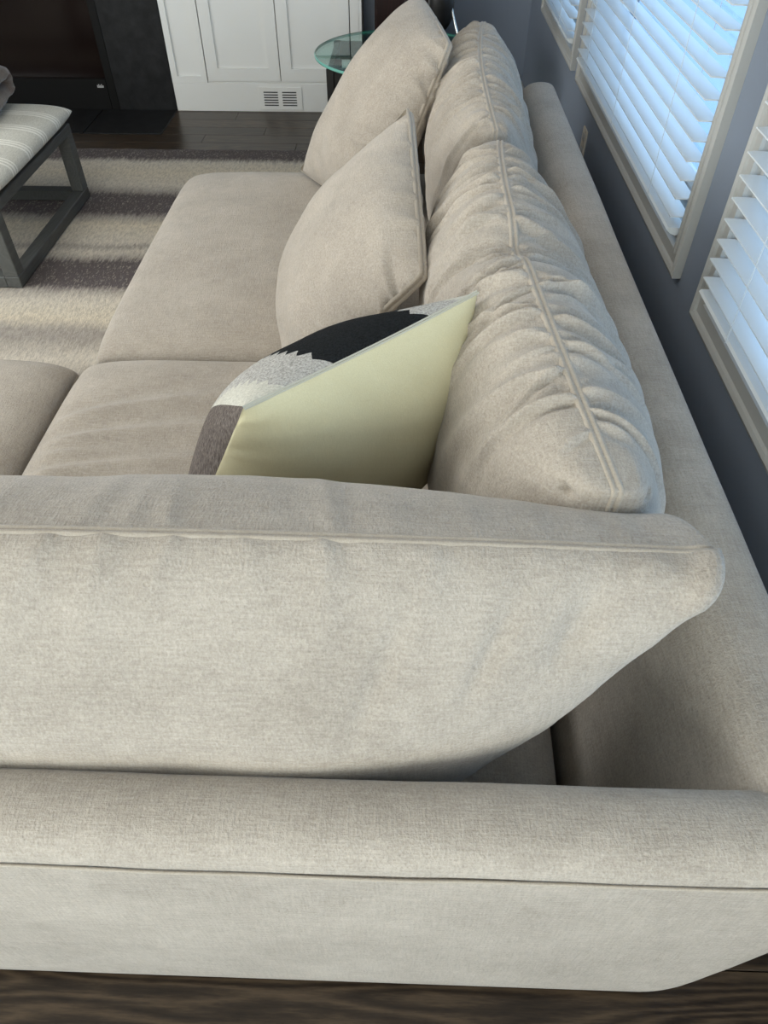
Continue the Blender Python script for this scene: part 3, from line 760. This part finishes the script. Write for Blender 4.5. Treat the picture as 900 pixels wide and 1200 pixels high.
white_ = t.ramp(hair, [(0.3, (0.44, 0.43, 0.38)), (0.7, (0.66, 0.65, 0.58))])
black = t.ramp(hair, [(0.3, (0.005, 0.006, 0.007)), (0.7, (0.020, 0.022, 0.024))])
def step(x, e): return t.math('GREATER_THAN', x, e)
bro = t.math('ADD', sp.outputs['X'], t.math('MULTIPLY', sp.outputs['Y'], 0.45))
col = t.mix(step(bro, -0.53), dark, white_)
col = t.mix(t.math('MULTIPLY', step(fa_, 0.17), step(bro, -0.53)), col, lite)
col = t.mix(step(fa_, 0.36), col, black)
col = t.mix(step(fa_, 0.78), col, lite)
col = t.mix(step(fa_, 0.92), col, white_)
t.color(col); t.normal(t.bump(hair, 0.5, 0.003))
def pp_disp(A, B, s):
    return soft(A, B, s, 85, 2.5, 2.5, 0.006) + (folds(A, B, s, 'left', 87, 7, 0.005, 0.03, 0.5, 0.3) if s > 0 else 0) + (edge_gather(A, B, s, 81, 4, 0.004, 0.4, 'bottom') + edge_gather(A, B, s, 83, 4, 0.003, 0.3, 'left')) * (1 if s > 0 else 0.5)
pp = cushion('throw_pillow', [(-0.226, 0.810, 0.906), (0.1235, 1.097, 0.933), (0.065, 1.150, 0.445), (-0.455, 0.905, 0.43)], 0.125, 0.17, M_CREAM, n=(90, 80), p=(2.3, 2.3), q=(0.62, 0.62), rnd=0.0, pinch=0.03,
        disp=pp_disp, label='patchwork pillow with zigzag black and grey hide face and cream cotton back', cat='pillow', mat_back=M_PATCH, seam=True, seam_edges='top', seam_name='zipper', seam_r=0.004, seam_h=0.0012, smat=M_ZIP, Ndir=(0.74, -0.60, -0.30))

# ------------------------------------------------------------------ ottoman with throw
ot = thing('ottoman_bench', 'upholstered ottoman with striped pale linen top on a grey wooden open frame', 'ottoman')
OX1, OX0, OY0, OY1 = -1.59, -2.55, 2.70, 3.61
lw = 0.06
for (x, y) in ((OX1 - lw, OY0), (OX1 - lw, OY1 - lw), (OX0, OY0), (OX0, OY1 - lw)):
    obj('leg', boxes('leg', [(x, x + lw, y, y + lw, 0.0625, 0.315)], 0.003, 1), M_OTT, ot)
for y in (OY0, OY1 - lw):
    obj('bottom_rail', boxes('bottom_rail', [(OX0 + lw, OX1 - lw, y, y + lw, 0.0145, 0.0625)], 0.003, 1), M_OTT, ot)
    obj('apron', boxes('apron', [(OX0 + lw, OX1 - lw, y, y + lw, 0.315, 0.355)], 0.003, 1), M_OTT, ot)
for x in (OX0, OX1 - lw):
    obj('bottom_rail', boxes('bottom_rail', [(x, x + lw, OY0, OY1, 0.0145, 0.0625)], 0.003, 1), M_OTT, ot)
    obj('apron', boxes('apron', [(x, x + lw, OY0, OY1, 0.315, 0.355)], 0.003, 1), M_OTT, ot)
topc = cushion('padded_top', [(OX0 - 0.02, OY1 + 0.025, 0.40), (OX1 + 0.025, OY1 + 0.025, 0.40), (OX1 + 0.025, OY0 - 0.02, 0.40), (OX0 - 0.02, OY0 - 0.02, 0.40)], 0.055, 0.045, M_OCLOTH, n=(50, 50), p=(7, 7), q=(0.4, 0.4), rnd=0.02, seam=False)
topc.parent = ot
root_at(ot, ((OX0 + OX1) / 2, (OY0 + OY1) / 2, 0.0145))

# folded plush throw: a ribbon folded over itself three times, standing in soft rolls
def ribbon(name, path, x0, x1, th, seed, m=26):
    path = catmull(path, 7); v = []; f = []; npth = len(path)
    for i, (y, z) in enumerate(path):
        a = path[max(i - 1, 0)]; b_ = path[min(i + 1, npth - 1)]; ty, tz = b_[0] - a[0], b_[1] - a[1]; l = math.hypot(ty, tz) or 1
        nyv, nzv = -tz / l, ty / l
        for s in (1, -1):
            for k in range(m + 1):
                q = k / m; x = x0 + (x1 - x0) * q
                e = (1 - abs(2 * q - 1) ** 8) ** 0.5
                w_ = th * e * (1 + 0.25 * float(vnoise(x * 14, i * 0.3, seed))) 
                oy = 0.006 * float(vnoise(x * 9, i * 0.25, seed + 1)); oz = 0.007 * float(vnoise(x * 8, i * 0.2, seed + 2))
                v.append((x + 0.012 * float(vnoise(i * 0.2, z * 30, seed + 4)), y + nyv * w_ * s + oy, z + nzv * w_ * s + oz))
    W = m + 1
    idx = lambda i, s, k: (i * 2 + s) * W + k
    for i in range(npth - 1):
        for k in range(m):
            f.append((idx(i, 0, k), idx(i, 0, k + 1), idx(i + 1, 0, k + 1), idx(i + 1, 0, k)))
            f.append((idx(i, 1, k), idx(i + 1, 1, k), idx(i + 1, 1, k + 1), idx(i, 1, k + 1)))
        f.append((idx(i, 0, 0), idx(i + 1, 0, 0), idx(i + 1, 1, 0), idx(i, 1, 0)))
        f.append((idx(i, 0, m), idx(i, 1, m), idx(i + 1, 1, m), idx(i + 1, 0, m)))
    for i in (0, npth - 1):
        for k in range(m): f.append((idx(i, 0, k), idx(i, 1, k), idx(i, 1, k + 1), idx(i, 0, k + 1)))
    me = new_mesh(name, v, f); bm = bmesh.new(); bm.from_mesh(me); bmesh.ops.remove_doubles(bm, verts=bm.verts, dist=1e-5); bmesh.ops.recalc_face_normals(bm, faces=bm.faces); bm.to_mesh(me); bm.free(); return me
th_ = obj('folded_throw', ribbon('folded_throw', [(3.18, 0.508), (3.36, 0.506), (3.50, 0.510), (3.545, 0.551), (3.50, 0.591), (3.36, 0.584), (3.25, 0.588), (3.22, 0.631), (3.27, 0.666), (3.38, 0.661), (3.46, 0.671), (3.49, 0.706), (3.45, 0.736), (3.36, 0.731), (3.27, 0.721)], -2.25, -1.755, 0.034, 5), M_THROW, None, True)
tag(th_, 'taupe plush throw blanket folded in thick rolls on the striped ottoman', 'blanket')

# ------------------------------------------------------------------ end table, lamp and tall cabinet behind
tb = thing('end_table', 'round glass-topped end table with black legs behind the far pillow', 'table')
TX, TY, TRr, TZ = -0.04, 3.85, 0.40, 0.60
gt = obj('glass_top', lathe('glass_top', [(TRr - 0.004, TZ - 0.012), (TRr - 0.004, TZ)], TX, TY, 72), M_TGLASS, tb)
obj('glass_edge', lathe('glass_edge', [(TRr - 0.004, TZ - 0.012), (TRr, TZ - 0.010), (TRr, TZ - 0.002), (TRr - 0.004, TZ)], TX, TY, 72), M_GEDGE, gt, True)
me = gt.children[0].data; bm = bmesh.new(); bm.from_mesh(me)
bmesh.ops.delete(bm, geom=[f_ for f_ in bm.faces if len(f_.verts) > 4], context='FACES'); bm.to_mesh(me); bm.free()
for (dx, dy) in ((-0.31, -0.22), (0.31, -0.22), (-0.31, 0.22), (0.31, 0.22)):
    obj('leg', boxes('leg', [(TX + dx - 0.017, TX + dx + 0.017, TY + dy - 0.017, TY + dy + 0.017, 0, TZ - 0.013)], 0.002, 1), M_BLACKM, tb)
for s in (-1, 1):
    obj('rail', boxes('rail', [(TX - 0.293, TX + 0.293, TY + s * 0.22 - 0.012, TY + s * 0.22 + 0.012, TZ - 0.09, TZ - 0.014)], 0.002, 1), M_BLACKM, tb)
    obj('rail', boxes('rail', [(TX + s * 0.31 - 0.012, TX + s * 0.31 + 0.012, TY - 0.203, TY + 0.203, TZ - 0.09, TZ - 0.014)], 0.002, 1), M_BLACKM, tb)
root_at(tb, (TX, TY, 0))
lp = thing('table_lamp', 'black table lamp with bent chrome legs on the glass table', 'lamp')
LX, LY = 0.17, 3.86
obj('lamp_body', lathe('lamp_body', [(0.030, TZ + 0.09), (0.055, TZ + 0.13), (0.060, TZ + 0.22), (0.040, TZ + 0.32), (0.018, TZ + 0.36), (0.014, TZ + 0.44)], LX - 0.03, LY, 32), M_BLACKM, lp, True)
for s, dy in ((-1, 0.0), (1, 0.0), (0.2, 0.09)):
    obj('lamp_leg', tube('lamp_leg', [(LX - 0.03 + 0.01 * s, LY + dy * 0.2, TZ + 0.30), (LX - 0.03 + 0.055 * s, LY - 0.03 + dy * 0.6, TZ + 0.14), (LX - 0.03 + 0.085 * s, LY - 0.05 + dy, TZ + 0.06), (LX - 0.03 + 0.055 * s, LY - 0.09 + dy * 1.6, TZ + 0.005)], 0.005, 8), M_CHROME, lp, True)
obj('lamp_shade', lathe('lamp_shade', [(0.17, TZ + 0.42), (0.172, TZ + 0.43), (0.12, TZ + 0.64), (0.117, TZ + 0.64)], LX - 0.03, LY, 40), M_PLASTER, lp, True)
root_at(lp, (LX - 0.03, LY, TZ))
tc_ = thing('tall_cabinet', 'narrow dark mahogany cabinet against the far wall behind the pillows', 'cabinet')
CX0, CX1 = -0.20, 0.17
obj('carcass', boxes('carcass', [(CX0, CX1, YF - 0.30, YF - 0.02, 0.0, 1.10)], 0.004, 1), M_MAHOG, tc_)
dr = obj('door', boxes('door', [(CX0 + 0.012, CX1 - 0.012, YF - 0.318, YF - 0.30, 0.06, 1.085)], 0.003, 1), M_MAHOG, tc_)
obj('panel', boxes('panel', [(CX0 + 0.06, CX1 - 0.06, YF - 0.324, YF - 0.318, 0.12, 1.02)], 0.003, 1), M_MAHOG, dr)
obj('knob', lathe('knob', [(0.006, 0.0), (0.006, 0.01), (0.013, 0.014), (0.010, 0.022)], 0, 0, 16), M_CHROME, dr)
kn = dr.children[-1]; kn.rotation_euler = (R(90), 0, 0); kn.location = (CX1 - 0.035, YF - 0.318, 0.62)
root_at(tc_, ((CX0 + CX1) / 2, YF - 0.16, 0))
